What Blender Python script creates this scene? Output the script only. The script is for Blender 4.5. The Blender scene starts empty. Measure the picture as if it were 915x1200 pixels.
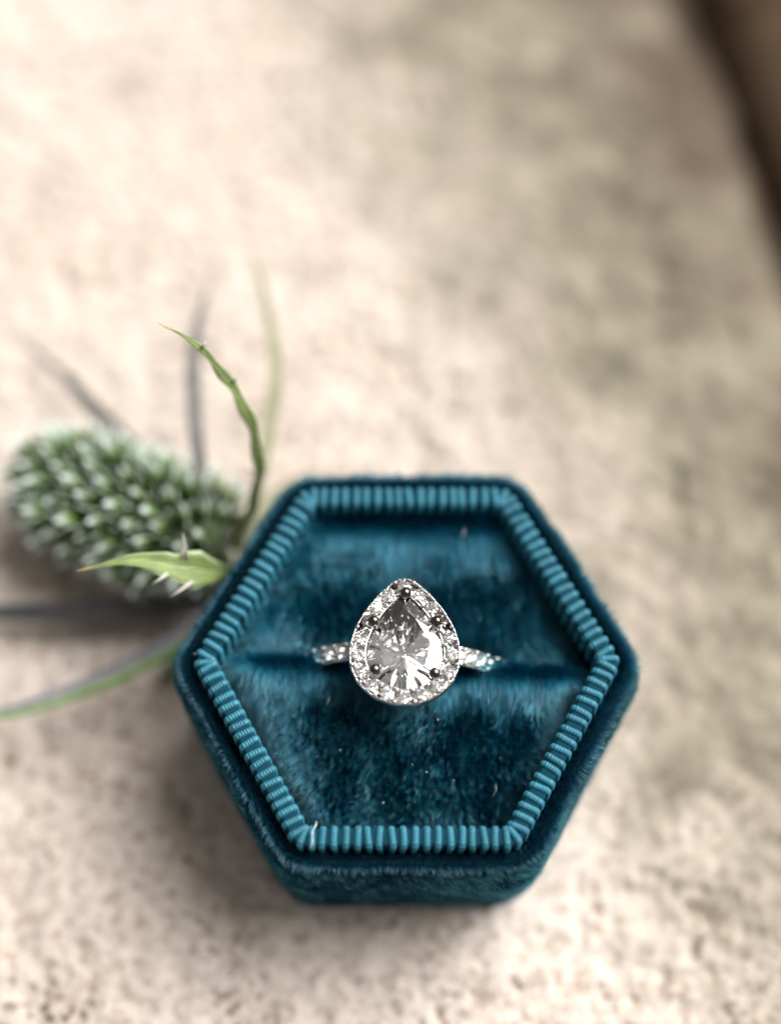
import bpy, math, random
import numpy as np
from mathutils import Vector, Matrix

random.seed(7)
rng = np.random.default_rng(7)
S = 0.001                                   # all dimensions below are millimetres
scene = bpy.context.scene
COL = scene.collection

# ------------------------------------------------------------------ camera
CAM = Vector((-1.8, -59.3, 206.8))
PITCH = math.radians(67.0)
cam_d = bpy.data.cameras.new('camera')
cam = bpy.data.objects.new('camera', cam_d)
COL.objects.link(cam)
cam.location = CAM * S
cam.rotation_euler = (math.radians(90) - PITCH, 0, 0)
cam_d.sensor_fit = 'VERTICAL'
cam_d.sensor_height = 36.0
cam_d.sensor_width = 36.0
cam_d.lens = 60.0
cam_d.clip_start = 0.005
cam_d.clip_end = 50.0
cam_d.dof.use_dof = True
cam_d.dof.focus_distance = 0.1868
cam_d.dof.aperture_fstop = 4.1
cam_d.dof.aperture_blades = 0
scene.camera = cam

# ------------------------------------------------------------------ sky and sun
SUN_AZ, SUN_EL = 34.0, 49.0                 # azimuth from +x towards +y
world = bpy.data.worlds.new('World')
scene.world = world
world.use_nodes = True
wn, wl = world.node_tree.nodes, world.node_tree.links
wn.clear()
wout = wn.new('ShaderNodeOutputWorld')
wbg = wn.new('ShaderNodeBackground')
wsky = wn.new('ShaderNodeTexSky')
wsky.sky_type = 'NISHITA'
wsky.sun_disc = False
wsky.sun_elevation = math.radians(SUN_EL)
wsky.sun_rotation = math.radians(90 - SUN_AZ)
wsky.dust_density = 4.0
wsky.air_density = 1.0
wsky.ozone_density = 1.0
whs = wn.new('ShaderNodeHueSaturation')
whs.inputs['Saturation'].default_value = 0.0
wl.new(wsky.outputs[0], whs.inputs['Color'])
wtint = wn.new('ShaderNodeMix')             # white balance of the picture: warm, hazy light
wtint.data_type = 'RGBA'
wtint.blend_type = 'MULTIPLY'
wtint.inputs['Factor'].default_value = 1.0
wtint.inputs[7].default_value = (1.0, 0.955, 0.915, 1)
wl.new(whs.outputs[0], wtint.inputs[6])
wl.new(wtint.outputs[2], wbg.inputs['Color'])
wl.new(wbg.outputs[0], wout.inputs['Surface'])
wbg.inputs['Strength'].default_value = 0.066

sun_d = bpy.data.lights.new('sun', 'SUN')
sun_d.energy = 5.0
sun_d.angle = math.radians(51)
sun_d.color = (1.0, 0.985, 0.96)
sun = bpy.data.objects.new('sun', sun_d)
COL.objects.link(sun)
_a, _e = math.radians(SUN_AZ), math.radians(SUN_EL)
_to = Vector((math.cos(_a) * math.cos(_e), math.sin(_a) * math.cos(_e), math.sin(_e)))
sun.rotation_euler = _to.to_track_quat('Z', 'Y').to_euler()
sun.location = _to * 0.8

scene.view_settings.view_transform = 'Standard'
scene.view_settings.look = 'None'
scene.view_settings.gamma = 1.0
scene.view_settings.exposure = 0.66

cy = scene.cycles
scene.render.engine = 'CYCLES'
cy.max_bounces = 16
cy.transmission_bounces = 16
cy.glossy_bounces = 8
cy.diffuse_bounces = 4
cy.transparent_max_bounces = 16
cy.sample_clamp_indirect = 12.0
cy.blur_glossy = 0.1
cy.use_denoising = True

# ------------------------------------------------------------------ helpers
W = {}                                      # world offset (mm) of every object


def mesh_of(name, V, F, smooth=True):
    me = bpy.data.meshes.new(name)
    V = np.asarray(V, float) * S
    me.from_pydata(V.tolist(), [], [tuple(int(i) for i in f) for f in F])
    if smooth:
        me.polygons.foreach_set('use_smooth', [True] * len(me.polygons))
    me.update()
    return me


def link(o, parent=None, pos=(0, 0, 0)):
    """pos: world position in mm; parents carry no rotation."""
    COL.objects.link(o)
    pos = Vector(pos)
    if parent is not None:
        o.parent = parent
        o.location = (pos - W[parent.name]) * S
    else:
        o.location = pos * S
    W[o.name] = pos
    return o


def thing(name, label, cat, pos, group=None):
    o = bpy.data.objects.new(name, None)
    o.empty_display_size = 0.005
    link(o, None, pos)
    o['label'] = label
    o['category'] = cat
    if group:
        o['group'] = group
    return o


def part(name, V, F, mat, parent, smooth=True, pos=None):
    """mesh from world-mm vertices; origin at pos (default: the parent's origin)"""
    pos = Vector(pos) if pos is not None else (W[parent.name] if parent is not None else Vector((0, 0, 0)))
    V = np.asarray(V, float) - np.array(pos)
    me = mesh_of(name, V, F, smooth)
    me.materials.append(mat)
    return link(bpy.data.objects.new(name, me), parent, pos)


def inst(name, me, parent, pos, rot=None, scale=None):
    o = bpy.data.objects.new(name, me)
    link(o, parent, pos)
    if rot is not None:
        o.rotation_mode = 'QUATERNION'
        o.rotation_quaternion = rot
    if scale is not None:
        o.scale = scale
    return o


def grid_faces(nu, nv, close_u=False, close_v=False):
    F = []
    for i in range(nu if close_u else nu - 1):
        for j in range(nv if close_v else nv - 1):
            a = i * nv + j
            b = ((i + 1) % nu) * nv + j
            c = ((i + 1) % nu) * nv + (j + 1) % nv
            d = i * nv + (j + 1) % nv
            F.append((a, b, c, d))
    return F


def vnoise(x, y, z=0.0, seed=0):
    """smooth value noise in [-1, 1], numpy arrays"""
    x = np.asarray(x, float)
    y = np.asarray(y, float)
    z = np.zeros_like(x) + z
    xi, yi, zi = np.floor(x).astype(np.int64), np.floor(y).astype(np.int64), np.floor(z).astype(np.int64)
    fx, fy, fz = x - xi, y - yi, z - zi
    fx, fy, fz = [t * t * t * (t * (t * 6 - 15) + 10) for t in (fx, fy, fz)]

    def h(a, b, c):
        n = (a * 374761393 + b * 668265263 + c * 2147483647 + seed * 1274126177) & 0xffffffff
        n = ((n ^ (n >> 13)) * 1274126177) & 0xffffffff
        n = (n ^ (n >> 16)) & 0xffffffff
        n = ((n * 2246822519) & 0xffffffff) ^ (n >> 11)
        return (n & 0xffff) / 32767.5 - 1.0
    r = 0
    for dx in (0, 1):
        for dy in (0, 1):
            for dz in (0, 1):
                w = (fx if dx else 1 - fx) * (fy if dy else 1 - fy) * (fz if dz else 1 - fz)
                r = r + w * h(xi + dx, yi + dy, zi + dz)
    return r


def tube(pts, rad, n=8, cap=True):
    """tube along points (mm); rad: number or list"""
    pts = [Vector(p) for p in pts]
    m = len(pts)
    rad = [rad] * m if np.isscalar(rad) else list(rad)
    V, F = [], []
    ref = Vector((0, 0, 1))
    for i, p in enumerate(pts):
        t = (pts[min(i + 1, m - 1)] - pts[max(i - 1, 0)]).normalized()
        if abs(t.dot(ref)) > 0.95:
            ref = Vector((1, 0, 0))
        u = (ref - t * ref.dot(t)).normalized()
        ref = u
        v = t.cross(u)
        for k in range(n):
            a = 2 * math.pi * k / n
            V.append(p + (u * math.cos(a) + v * math.sin(a)) * rad[i])
    for i in range(m - 1):
        for k in range(n):
            F.append((i * n + k, i * n + (k + 1) % n, (i + 1) * n + (k + 1) % n, (i + 1) * n + k))
    if cap:
        F.append(tuple(range(n - 1, -1, -1)))
        F.append(tuple((m - 1) * n + k for k in range(n)))
    return [tuple(v) for v in V], F


def sphere(c, r, nu=10, nv=6, sq=(1, 1, 1)):
    V = [(c[0], c[1], c[2] + r * sq[2])]
    for j in range(1, nv):
        p = math.pi * j / nv
        for i in range(nu):
            a = 2 * math.pi * i / nu
            V.append((c[0] + r * sq[0] * math.sin(p) * math.cos(a), c[1] + r * sq[1] * math.sin(p) * math.sin(a), c[2] + r * sq[2] * math.cos(p)))
    V.append((c[0], c[1], c[2] - r * sq[2]))
    F = [(0, 1 + i, 1 + (i + 1) % nu) for i in range(nu)]
    for j in range(nv - 2):
        for i in range(nu):
            a = 1 + j * nu
            F.append((a + i, a + nu + i, a + nu + (i + 1) % nu, a + (i + 1) % nu))
    a = 1 + (nv - 2) * nu
    F += [(a + (i + 1) % nu, a + i, len(V) - 1) for i in range(nu)]
    return V, F


def join(parts):
    V, F = [], []
    for v, f in parts:
        o = len(V)
        V += list(v)
        F += [tuple(i + o for i in q) for q in f]
    return V, F


def spline(ctrl, n):
    """Catmull-Rom through control points"""
    P = [np.array(p, float) for p in ctrl]
    P = [2 * P[0] - P[1]] + P + [2 * P[-1] - P[-2]]
    out = []
    m = len(P) - 3
    for i in range(n):
        s = i / (n - 1) * m
        k = min(int(s), m - 1)
        t = s - k
        a, b, c, d = P[k:k + 4]
        out.append(0.5 * ((2 * b) + (c - a) * t + (2 * a - 5 * b + 4 * c - d) * t * t + (3 * b - a - 3 * c + d) * t ** 3))
    return out


# ------------------------------------------------------------------ materials
def material(name):
    m = bpy.data.materials.new(name)
    m.use_nodes = True
    n = m.node_tree.nodes
    b = n['Principled BSDF']
    return m, n, m.node_tree.links, b


def noise_node(n, l, coord, scale, detail=4.0, rough=0.55, dist=0.0):
    t = n.new('ShaderNodeTexNoise')
    t.inputs['Scale'].default_value = scale
    t.inputs['Detail'].default_value = detail
    t.inputs['Roughness'].default_value = rough
    t.inputs['Distortion'].default_value = dist
    l.new(coord, t.inputs['Vector'])
    return t


def ramp(n, l, fac, stops):
    r = n.new('ShaderNodeValToRGB')
    e = r.color_ramp.elements
    while len(e) < len(stops):
        e.new(0.5)
    for k, (p, c) in enumerate(stops):
        e[k].position = p
        e[k].color = (c[0], c[1], c[2], 1) if not np.isscalar(c) else (c, c, c, 1)
    l.new(fac, r.inputs['Fac'])
    return r


def mix(n, l, fac, a, b, mode='MIX'):
    m = n.new('ShaderNodeMix')
    m.data_type = 'RGBA'
    m.blend_type = mode
    for sock, v in ((m.inputs['Factor'], fac), (m.inputs[6], a), (m.inputs[7], b)):
        if hasattr(v, 'links'):
            l.new(v, sock)
        elif np.isscalar(v):
            sock.default_value = v
        else:
            sock.default_value = (v[0], v[1], v[2], 1)
    return m.outputs[2]


def stone_material():
    m, n, l, b = material('sandstone')
    tc = n.new('ShaderNodeTexCoord').outputs['Object']
    big = noise_node(n, l, tc, 22, 3)
    mid = noise_node(n, l, tc, 110, 5, 0.6)
    fine = noise_node(n, l, tc, 620, 4, 0.65)
    pits = noise_node(n, l, tc, 330, 3, 0.6)
    c1 = ramp(n, l, big.outputs['Fac'], [(0.34, (0.455, 0.392, 0.345)), (0.62, (0.50, 0.446, 0.405))])
    c2 = ramp(n, l, mid.outputs['Fac'], [(0.36, (0.36, 0.295, 0.25)), (0.56, (0.50, 0.443, 0.398))])
    c = mix(n, l, 0.22, c1.outputs[0], c2.outputs[0])
    c3 = ramp(n, l, fine.outputs['Fac'], [(0.32, (0.55, 0.48, 0.42)), (0.5, (1, 1, 1)), (0.72, (1.12, 1.1, 1.06))])
    c = mix(n, l, 0.85, c, c3.outputs[0], 'MULTIPLY')
    pit = ramp(n, l, pits.outputs['Fac'], [(0.62, 0.0), (0.70, 1.0)])
    pm = n.new('ShaderNodeMath')
    pm.operation = 'MULTIPLY'
    l.new(pit.outputs[0], pm.inputs[0])
    pm.inputs[1].default_value = 0.9
    c = mix(n, l, pm.outputs[0], c, (0.13, 0.085, 0.055))
    vg = n.new('ShaderNodeTexVoronoi')
    vg.inputs['Scale'].default_value = 900
    l.new(tc, vg.inputs['Vector'])
    gr = ramp(n, l, vg.outputs['Color'], [(0.0, (0.55, 0.46, 0.38)), (0.3, (0.95, 0.93, 0.9)), (0.8, (1.0, 1.0, 1.0)), (1.0, (1.18, 1.15, 1.12))])
    gmask = noise_node(n, l, tc, 75, 3)
    gm = ramp(n, l, gmask.outputs['Fac'], [(0.42, 0.25), (0.62, 0.95)])
    c = mix(n, l, gm.outputs[0], c, mix(n, l, 1.0, c, gr.outputs[0], 'MULTIPLY'))
    # brownish stains and clustered pits
    st = noise_node(n, l, tc, 62, 5, 0.65, 0.6)
    sm = ramp(n, l, st.outputs['Fac'], [(0.60, 0.0), (0.74, 0.5)])
    c = mix(n, l, sm.outputs[0], c, (0.23, 0.185, 0.145))
    cl = ramp(n, l, st.outputs['Fac'], [(0.50, 0.0), (0.64, 1.0)])
    sp = noise_node(n, l, tc, 800, 3, 0.6)
    sq = ramp(n, l, sp.outputs['Fac'], [(0.54, 0.0), (0.61, 1.0)])
    sx = n.new('ShaderNodeMath')
    sx.operation = 'MULTIPLY'
    l.new(cl.outputs[0], sx.inputs[0])
    l.new(sq.outputs[0], sx.inputs[1])
    c = mix(n, l, sx.outputs[0], c, (0.10, 0.07, 0.048))
    # weathered grey-green lichen, darkened with painted shade, along the broken edge of the slab
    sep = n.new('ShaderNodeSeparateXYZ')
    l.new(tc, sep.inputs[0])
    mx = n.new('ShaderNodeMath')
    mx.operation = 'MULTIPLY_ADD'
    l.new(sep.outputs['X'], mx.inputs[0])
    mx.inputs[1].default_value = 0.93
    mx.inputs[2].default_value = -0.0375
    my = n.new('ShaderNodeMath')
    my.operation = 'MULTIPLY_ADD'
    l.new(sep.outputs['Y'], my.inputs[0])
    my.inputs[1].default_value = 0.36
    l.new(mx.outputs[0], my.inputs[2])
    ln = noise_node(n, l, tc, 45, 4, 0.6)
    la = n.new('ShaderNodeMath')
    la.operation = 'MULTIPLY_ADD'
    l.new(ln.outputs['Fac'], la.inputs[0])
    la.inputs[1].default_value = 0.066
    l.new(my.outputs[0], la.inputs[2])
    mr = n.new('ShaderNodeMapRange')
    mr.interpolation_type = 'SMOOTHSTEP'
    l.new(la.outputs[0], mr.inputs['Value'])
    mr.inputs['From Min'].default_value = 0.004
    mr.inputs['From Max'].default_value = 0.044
    lich_shade = ramp(n, l, mid.outputs['Fac'], [(0.36, (0.105, 0.095, 0.066)), (0.6, (0.225, 0.198, 0.148))])
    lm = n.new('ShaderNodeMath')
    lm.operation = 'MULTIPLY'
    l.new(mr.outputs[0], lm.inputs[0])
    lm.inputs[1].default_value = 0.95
    c = mix(n, l, lm.outputs[0], c, lich_shade.outputs[0])
    # brown soil of the gap, carried over the lip as painted shade
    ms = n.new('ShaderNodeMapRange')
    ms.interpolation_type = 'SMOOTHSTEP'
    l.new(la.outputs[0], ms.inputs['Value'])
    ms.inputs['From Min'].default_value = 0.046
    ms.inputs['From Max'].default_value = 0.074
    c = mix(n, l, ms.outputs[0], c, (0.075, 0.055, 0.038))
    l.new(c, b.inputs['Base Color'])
    b.inputs['Roughness'].default_value = 0.92
    b.inputs['Specular IOR Level'].default_value = 0.25
    bp = n.new('ShaderNodeBump')
    bp.inputs['Strength'].default_value = 0.6
    bp.inputs['Distance'].default_value = 0.0004
    fb = noise_node(n, l, tc, 1500, 3, 0.6)
    l.new(fb.outputs['Fac'], bp.inputs['Height'])
    l.new(bp.outputs[0], b.inputs['Normal'])
    return m


def rock_material():
    m, n, l, b = material('dark_rock')
    tc = n.new('ShaderNodeTexCoord').outputs['Object']
    a = noise_node(n, l, tc, 60, 5, 0.6)
    c = ramp(n, l, a.outputs['Fac'], [(0.3, (0.022, 0.013, 0.007)), (0.7, (0.065, 0.042, 0.026))])
    l.new(c.outputs[0], b.inputs['Base Color'])
    b.inputs['Roughness'].default_value = 0.95
    b.inputs['Specular IOR Level'].default_value = 0.08
    bp = n.new('ShaderNodeBump')
    bp.inputs['Strength'].default_value = 0.7
    bp.inputs['Distance'].default_value = 0.001
    l.new(noise_node(n, l, tc, 400, 5).outputs['Fac'], bp.inputs['Height'])
    l.new(bp.outputs[0], b.inputs['Normal'])
    return m


def hair_material(name, col, rough=0.38, radial=0.55, vary=0.35):
    m = bpy.data.materials.new(name)
    m.use_nodes = True
    n, l = m.node_tree.nodes, m.node_tree.links
    n.clear()
    out = n.new('ShaderNodeOutputMaterial')
    h = n.new('ShaderNodeBsdfHairPrincipled')
    h.model = 'CHIANG'
    h.parametrization = 'COLOR'
    hi = n.new('ShaderNodeHairInfo')
    r = ramp(n, l, hi.outputs['Random'], [(0.0, tuple(c * (1 - vary) for c in col)), (1.0, tuple(min(1, c * (1 + vary)) for c in col))])
    l.new(r.outputs[0], h.inputs['Color'])
    h.inputs['Roughness'].default_value = rough
    h.inputs['Radial Roughness'].default_value = radial
    h.inputs['Coat'].default_value = 0.0
    h.inputs['IOR'].default_value = 1.62
    l.new(h.outputs[0], out.inputs['Surface'])
    return m


def simple(name, col, rough=0.6, metal=0.0, spec=0.5, sheen=0.0, sheen_tint=None):
    m, n, l, b = material(name)
    b.inputs['Base Color'].default_value = (*col, 1)
    b.inputs['Roughness'].default_value = rough
    b.inputs['Metallic'].default_value = metal
    b.inputs['Specular IOR Level'].default_value = spec
    if sheen:
        b.inputs['Sheen Weight'].default_value = sheen
        b.inputs['Sheen Roughness'].default_value = 0.4
        b.inputs['Sheen Tint'].default_value = (*(sheen_tint or (1, 1, 1)), 1)
    return m


def ribbon_material():
    m, n, l, b = material('grosgrain_thread')
    tc = n.new('ShaderNodeTexCoord').outputs['Object']
    oi = n.new('ShaderNodeObjectInfo')
    rr = ramp(n, l, oi.outputs['Random'], [(0.0, (0.009, 0.104, 0.156)), (1.0, (0.014, 0.136, 0.195))])
    mp = n.new('ShaderNodeMapping')
    mp.inputs['Scale'].default_value = (500, 6000, 6000)
    l.new(tc, mp.inputs['Vector'])
    fn = noise_node(n, l, mp.outputs[0], 1.0, 2)
    f = ramp(n, l, fn.outputs['Fac'], [(0.3, 0.75), (0.7, 1.15)])
    c = mix(n, l, 1.0, rr.outputs[0], f.outputs[0], 'MULTIPLY')
    l.new(c, b.inputs['Base Color'])
    b.inputs['Roughness'].default_value = 0.5
    b.inputs['Specular IOR Level'].default_value = 0.4
    b.inputs['Sheen Weight'].default_value = 0.15
    b.inputs['Sheen Tint'].default_value = (0.4, 0.85, 1, 1)
    bp = n.new('ShaderNodeBump')
    bp.inputs['Strength'].default_value = 0.35
    bp.inputs['Distance'].default_value = 0.00005
    l.new(fn.outputs['Fac'], bp.inputs['Height'])
    l.new(bp.outputs[0], b.inputs['Normal'])
    return m


def gem_material(name, ior=2.35, haze=0.0):
    m = bpy.data.materials.new(name)
    m.use_nodes = True
    n, l = m.node_tree.nodes, m.node_tree.links
    n.clear()
    out = n.new('ShaderNodeOutputMaterial')
    g = n.new('ShaderNodeBsdfGlass')
    g.inputs['Roughness'].default_value = 0.0
    g.inputs['IOR'].default_value = ior
    g.inputs['Color'].default_value = (1, 1, 1, 1)
    if haze:
        d = n.new('ShaderNodeBsdfDiffuse')
        d.inputs['Color'].default_value = (0.92, 0.91, 0.93, 1)
        x = n.new('ShaderNodeMixShader')
        x.inputs[0].default_value = haze
        l.new(g.outputs[0], x.inputs[1])
        l.new(d.outputs[0], x.inputs[2])
        l.new(x.outputs[0], out.inputs['Surface'])
    else:
        l.new(g.outputs[0], out.inputs['Surface'])
    return m


def leaf_material(name, body, vein, edge, tip, stops=None):
    """u across the blade, v along it, stored in the UV map"""
    m, n, l, b = material(name)
    uv = n.new('ShaderNodeUVMap')
    uv.uv_map = 'blade'
    sep = n.new('ShaderNodeSeparateXYZ')
    l.new(uv.outputs[0], sep.inputs[0])
    tc = n.new('ShaderNodeTexCoord').outputs['Object']
    nz = noise_node(n, l, tc, 420, 4)
    across = ramp(n, l, sep.outputs['X'], stops or [(0.0, edge), (0.10, body), (0.44, body), (0.5, vein), (0.56, body), (0.9, body), (1.0, edge)])
    mott = ramp(n, l, nz.outputs['Fac'], [(0.3, 0.75), (0.7, 1.2)])
    c = mix(n, l, 1.0, across.outputs[0], mott.outputs[0], 'MULTIPLY')
    wv = n.new('ShaderNodeTexWave')            # side veins running out from the midrib
    wv.wave_type = 'BANDS'
    wv.bands_direction = 'DIAGONAL'
    wv.inputs['Scale'].default_value = 4.5
    wv.inputs['Distortion'].default_value = 2.5
    wv.inputs['Detail'].default_value = 3.0
    l.new(uv.outputs[0], wv.inputs['Vector'])
    vr = ramp(n, l, wv.outputs['Fac'], [(0.0, 0.78), (0.5, 1.0), (1.0, 1.18)])
    c = mix(n, l, 1.0, c, vr.outputs[0], 'MULTIPLY')
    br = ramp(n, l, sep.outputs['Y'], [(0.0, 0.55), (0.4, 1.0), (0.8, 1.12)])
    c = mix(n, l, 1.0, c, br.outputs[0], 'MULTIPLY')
    bmp = n.new('ShaderNodeBump')
    bmp.inputs['Strength'].default_value = 0.5
    bmp.inputs['Distance'].default_value = 0.0002
    l.new(wv.outputs['Fac'], bmp.inputs['Height'])
    l.new(bmp.outputs[0], b.inputs['Normal'])
    tr = ramp(n, l, sep.outputs['Y'], [(0.91, 0.0), (0.98, 1.0)])
    c = mix(n, l, tr.outputs[0], c, tip)
    l.new(c, b.inputs['Base Color'])
    b.inputs['Roughness'].default_value = 0.5
    b.inputs['Subsurface Weight'].default_value = 0.0
    return m


def floret_material():
    m, n, l, b = material('floret')
    tc = n.new('ShaderNodeTexCoord')
    sep = n.new('ShaderNodeSeparateXYZ')
    l.new(tc.outputs['Object'], sep.inputs[0])
    oi = n.new('ShaderNodeObjectInfo')
    r = n.new('ShaderNodeMapRange')
    l.new(sep.outputs['Z'], r.inputs['Value'])
    r.inputs['From Min'].default_value = 0.0
    r.inputs['From Max'].default_value = 0.0035
    g = ramp(n, l, r.outputs[0], [(0.15, (0.02, 0.042, 0.006)), (0.5, (0.065, 0.125, 0.018)), (0.68, (0.18, 0.26, 0.11)), (0.88, (0.60, 0.66, 0.62))])
    g2 = ramp(n, l, r.outputs[0], [(0.15, (0.015, 0.03, 0.006)), (0.6, (0.05, 0.085, 0.022)), (0.8, (0.20, 0.26, 0.19)), (0.93, (0.56, 0.60, 0.60))])
    c = mix(n, l, oi.outputs['Random'], g.outputs[0], g2.outputs[0])
    l.new(c, b.inputs['Base Color'])
    b.inputs['Roughness'].default_value = 0.85
    b.inputs['Specular IOR Level'].default_value = 0.15
    return m


M_STONE = stone_material()
M_ROCK = rock_material()
M_VELVET = simple('velvet_backing', (0.001, 0.010, 0.016), 0.95, spec=0.1)
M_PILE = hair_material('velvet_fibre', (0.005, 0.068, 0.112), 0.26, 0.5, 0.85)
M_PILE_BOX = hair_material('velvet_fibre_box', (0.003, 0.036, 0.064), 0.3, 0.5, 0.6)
M_RIB = ribbon_material()
M_RIBBASE = simple('ribbon_base_shaded', (0.003, 0.032, 0.05), 0.9, spec=0.1)  # darker teal than the ribs: shade between them painted in
M_METAL = simple('white_gold', (0.56, 0.54, 0.52), 0.16, 1.0)
M_PRONG = simple('prong_dark_reflect', (0.11, 0.095, 0.085), 0.07, 1.0)  # darkened base colour stands in for reflected dark surroundings
M_GEM = gem_material('clear_gem', 2.15, 0.0)
M_GEM2 = gem_material('small_gem', 2.3)
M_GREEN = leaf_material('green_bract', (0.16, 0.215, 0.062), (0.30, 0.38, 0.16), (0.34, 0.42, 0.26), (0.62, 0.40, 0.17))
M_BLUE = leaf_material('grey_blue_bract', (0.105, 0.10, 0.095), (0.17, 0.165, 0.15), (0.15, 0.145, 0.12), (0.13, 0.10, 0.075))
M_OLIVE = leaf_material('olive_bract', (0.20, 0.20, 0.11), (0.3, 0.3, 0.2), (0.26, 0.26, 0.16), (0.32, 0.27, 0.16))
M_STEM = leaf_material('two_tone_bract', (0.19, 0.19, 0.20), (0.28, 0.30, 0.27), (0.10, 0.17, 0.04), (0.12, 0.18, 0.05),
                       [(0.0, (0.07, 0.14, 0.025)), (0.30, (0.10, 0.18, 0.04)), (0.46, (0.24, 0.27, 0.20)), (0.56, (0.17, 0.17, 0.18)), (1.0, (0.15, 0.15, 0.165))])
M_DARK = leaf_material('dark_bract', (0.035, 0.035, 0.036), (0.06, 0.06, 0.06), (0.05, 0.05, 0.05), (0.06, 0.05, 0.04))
M_SPINE = simple('spine', (0.40, 0.37, 0.33), 0.5)
M_FLORET = floret_material()
M_CORE = simple('head_core', (0.03, 0.045, 0.015), 0.9)
M_LINT = simple('lint', (0.75, 0.74, 0.70), 0.8)
M_SEAM = simple('frayed_seam', (0.55, 0.60, 0.60), 0.7)

# ------------------------------------------------------------------ the stone slab
def axis(lo, hi, a, b, fine, grow=1.35):
    mid = list(np.arange(a, b + fine / 2, fine))
    out, s = [], fine
    x = a
    while x > lo:
        s *= grow
        x -= s
        out.append(x)
    left = out[::-1]
    out, s = [], fine
    x = mid[-1]
    while x < hi:
        s *= grow
        x += s
        out.append(x)
    return np.array(left + mid + out)


def slab_height(X, Y):
    h = 0.45 * vnoise(X / 26, Y / 26, seed=1) + 0.17 * vnoise(X / 8, Y / 8, seed=2)
    h = h + 0.30 * vnoise(X / 2.7, Y / 2.7, seed=3) + 0.24 * vnoise(X / 1.3, Y / 1.3, seed=4) + 0.09 * vnoise(X / 0.7, Y / 0.7, seed=5)
    p = vnoise(X / 1.9, Y / 1.9, seed=6)
    h = h - 1.5 * np.clip(p - 0.45, 0, 1) ** 0.8 * np.clip(0.5 + 0.9 * vnoise(X / 14, Y / 14, seed=7), 0, 1)
    flat = np.clip(1 - (np.hypot(X, Y) - 22) / 12, 0, 1)
    h = h * (1 - 0.6 * flat) - 0.25
    # the slab rounds off and breaks away towards the gap at its far side
    q = (X - 43.5) * 0.972 + (Y - 104) * 0.236 + 2.2 * vnoise(X / 18, Y / 18, seed=8)
    r = np.clip(q + 16, 0, None)
    h = h - np.where(r < 16, r * r / 75.0, 256 / 75.0 + (r - 16) * 2.2)
    return np.maximum(h, -9 + 1.2 * vnoise(X / 7, Y / 7, seed=9))


gx = axis(-320, 300, -66, 64, 0.5)
gy = axis(-260, 420, -44, 120, 0.5)
GX, GY = np.meshgrid(gx, gy, indexing='ij')
GZ = slab_height(GX, GY)
gv = np.stack([GX, GY, GZ], -1).reshape(-1, 3)
nI, nJ = len(gx), len(gy)
I, J = np.meshgrid(np.arange(nI - 1), np.arange(nJ - 1), indexing='ij')
A0 = (I * nJ + J).ravel()
gf = np.stack([A0, A0 + nJ, A0 + nJ + 1, A0 + 1], -1)
gme = bpy.data.meshes.new('stone_ground')
gme.vertices.add(len(gv))
gme.vertices.foreach_set('co', (gv * S).ravel())
gme.loops.add(gf.size)
gme.loops.foreach_set('vertex_index', gf.ravel())
gme.polygons.add(len(gf))
gme.polygons.foreach_set('loop_start', np.arange(len(gf)) * 4)
gme.polygons.foreach_set('use_smooth', np.ones(len(gf), bool))
gme.update(calc_edges=True)
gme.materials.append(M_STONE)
ground = link(bpy.data.objects.new('stone_ground', gme))
ground['kind'] = 'structure'
ground['label'] = 'pale beige weathered sandstone slab under the ring box'


# the darker rock beyond the gap
def rock(origin):
    n, m = 26, 40
    V = []
    for i in range(n):
        for j in range(m):
            u, v = i / (n - 1), j / (m - 1)
            q = 3.0 + 70 * u
            s = -60 + 150 * v
            z = -1.5 - 12 * max(0, 1 - u / 0.14) ** 2 - 4 * u
            ex = min(v, 1 - v)
            z -= 30 * max(0, 1 - ex / 0.06) ** 2
            x = 44 + q * 0.972 + s * -0.236
            y = 104 + q * 0.236 * -1 + s * 0.972 - 0 * q
            nz = float(vnoise(x / 11, y / 11, seed=11)) * 1.8 + float(vnoise(x / 4, y / 4, seed=12)) * 0.7
            V.append((x + nz * 0.6, y, z + nz))
    F = grid_faces(n, m)
    # skirt and underside
    rim = [i * m for i in range(n)] + [(n - 1) * m + j for j in range(1, m)] + [i * m + m - 1 for i in range(n - 2, -1, -1)] + [j for j in range(m - 2, 0, -1)]
    base = len(V)
    for k in rim:
        V.append((V[k][0], V[k][1], -45))
    L = len(rim)
    for k in range(L):
        F.append((rim[k], rim[(k + 1) % L], base + (k + 1) % L, base + k))
    F.append(tuple(base + k for k in range(L)))
    o = part('rock', V, F, M_ROCK, None, pos=origin)
    o['label'] = 'dark brown rock across the gap beyond the pale slab'
    o['category'] = 'rock'


rock((78, 118, -45))

# ------------------------------------------------------------------ ring box
KY = 1.012


def hexring(R, rc, na=7, ns=10):
    """rounded hexagon, vertex radius R; returns points and outward normals"""
    P, N = [], []
    arcs = []
    for k in range(6):
        ph = math.radians(60 * k)
        c = np.array([math.cos(ph), math.sin(ph)]) * (R - rc / math.cos(math.radians(30)))
        for i in range(na):
            a = ph + math.radians(-30 + 60 * i / (na - 1))
            arcs.append((k, c + rc * np.array([math.cos(a), math.sin(a)]), np.array([math.cos(a), math.sin(a)])))
    for k in range(6):
        seg = arcs[k * na:(k + 1) * na]
        for _, p, nn in seg:
            P.append(p)
            N.append(nn)
        p0, n0 = seg[-1][1], seg[-1][2]
        p1 = arcs[((k + 1) % 6) * na][1]
        for i in range(1, ns):
            P.append(p0 + (p1 - p0) * i / ns)
            N.append(n0)
    P = np.array(P)
    N = np.array(N)
    P[:, 1] *= KY
    N[:, 1] /= KY
    N /= np.linalg.norm(N, axis=1)[:, None]
    return P, N


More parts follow.
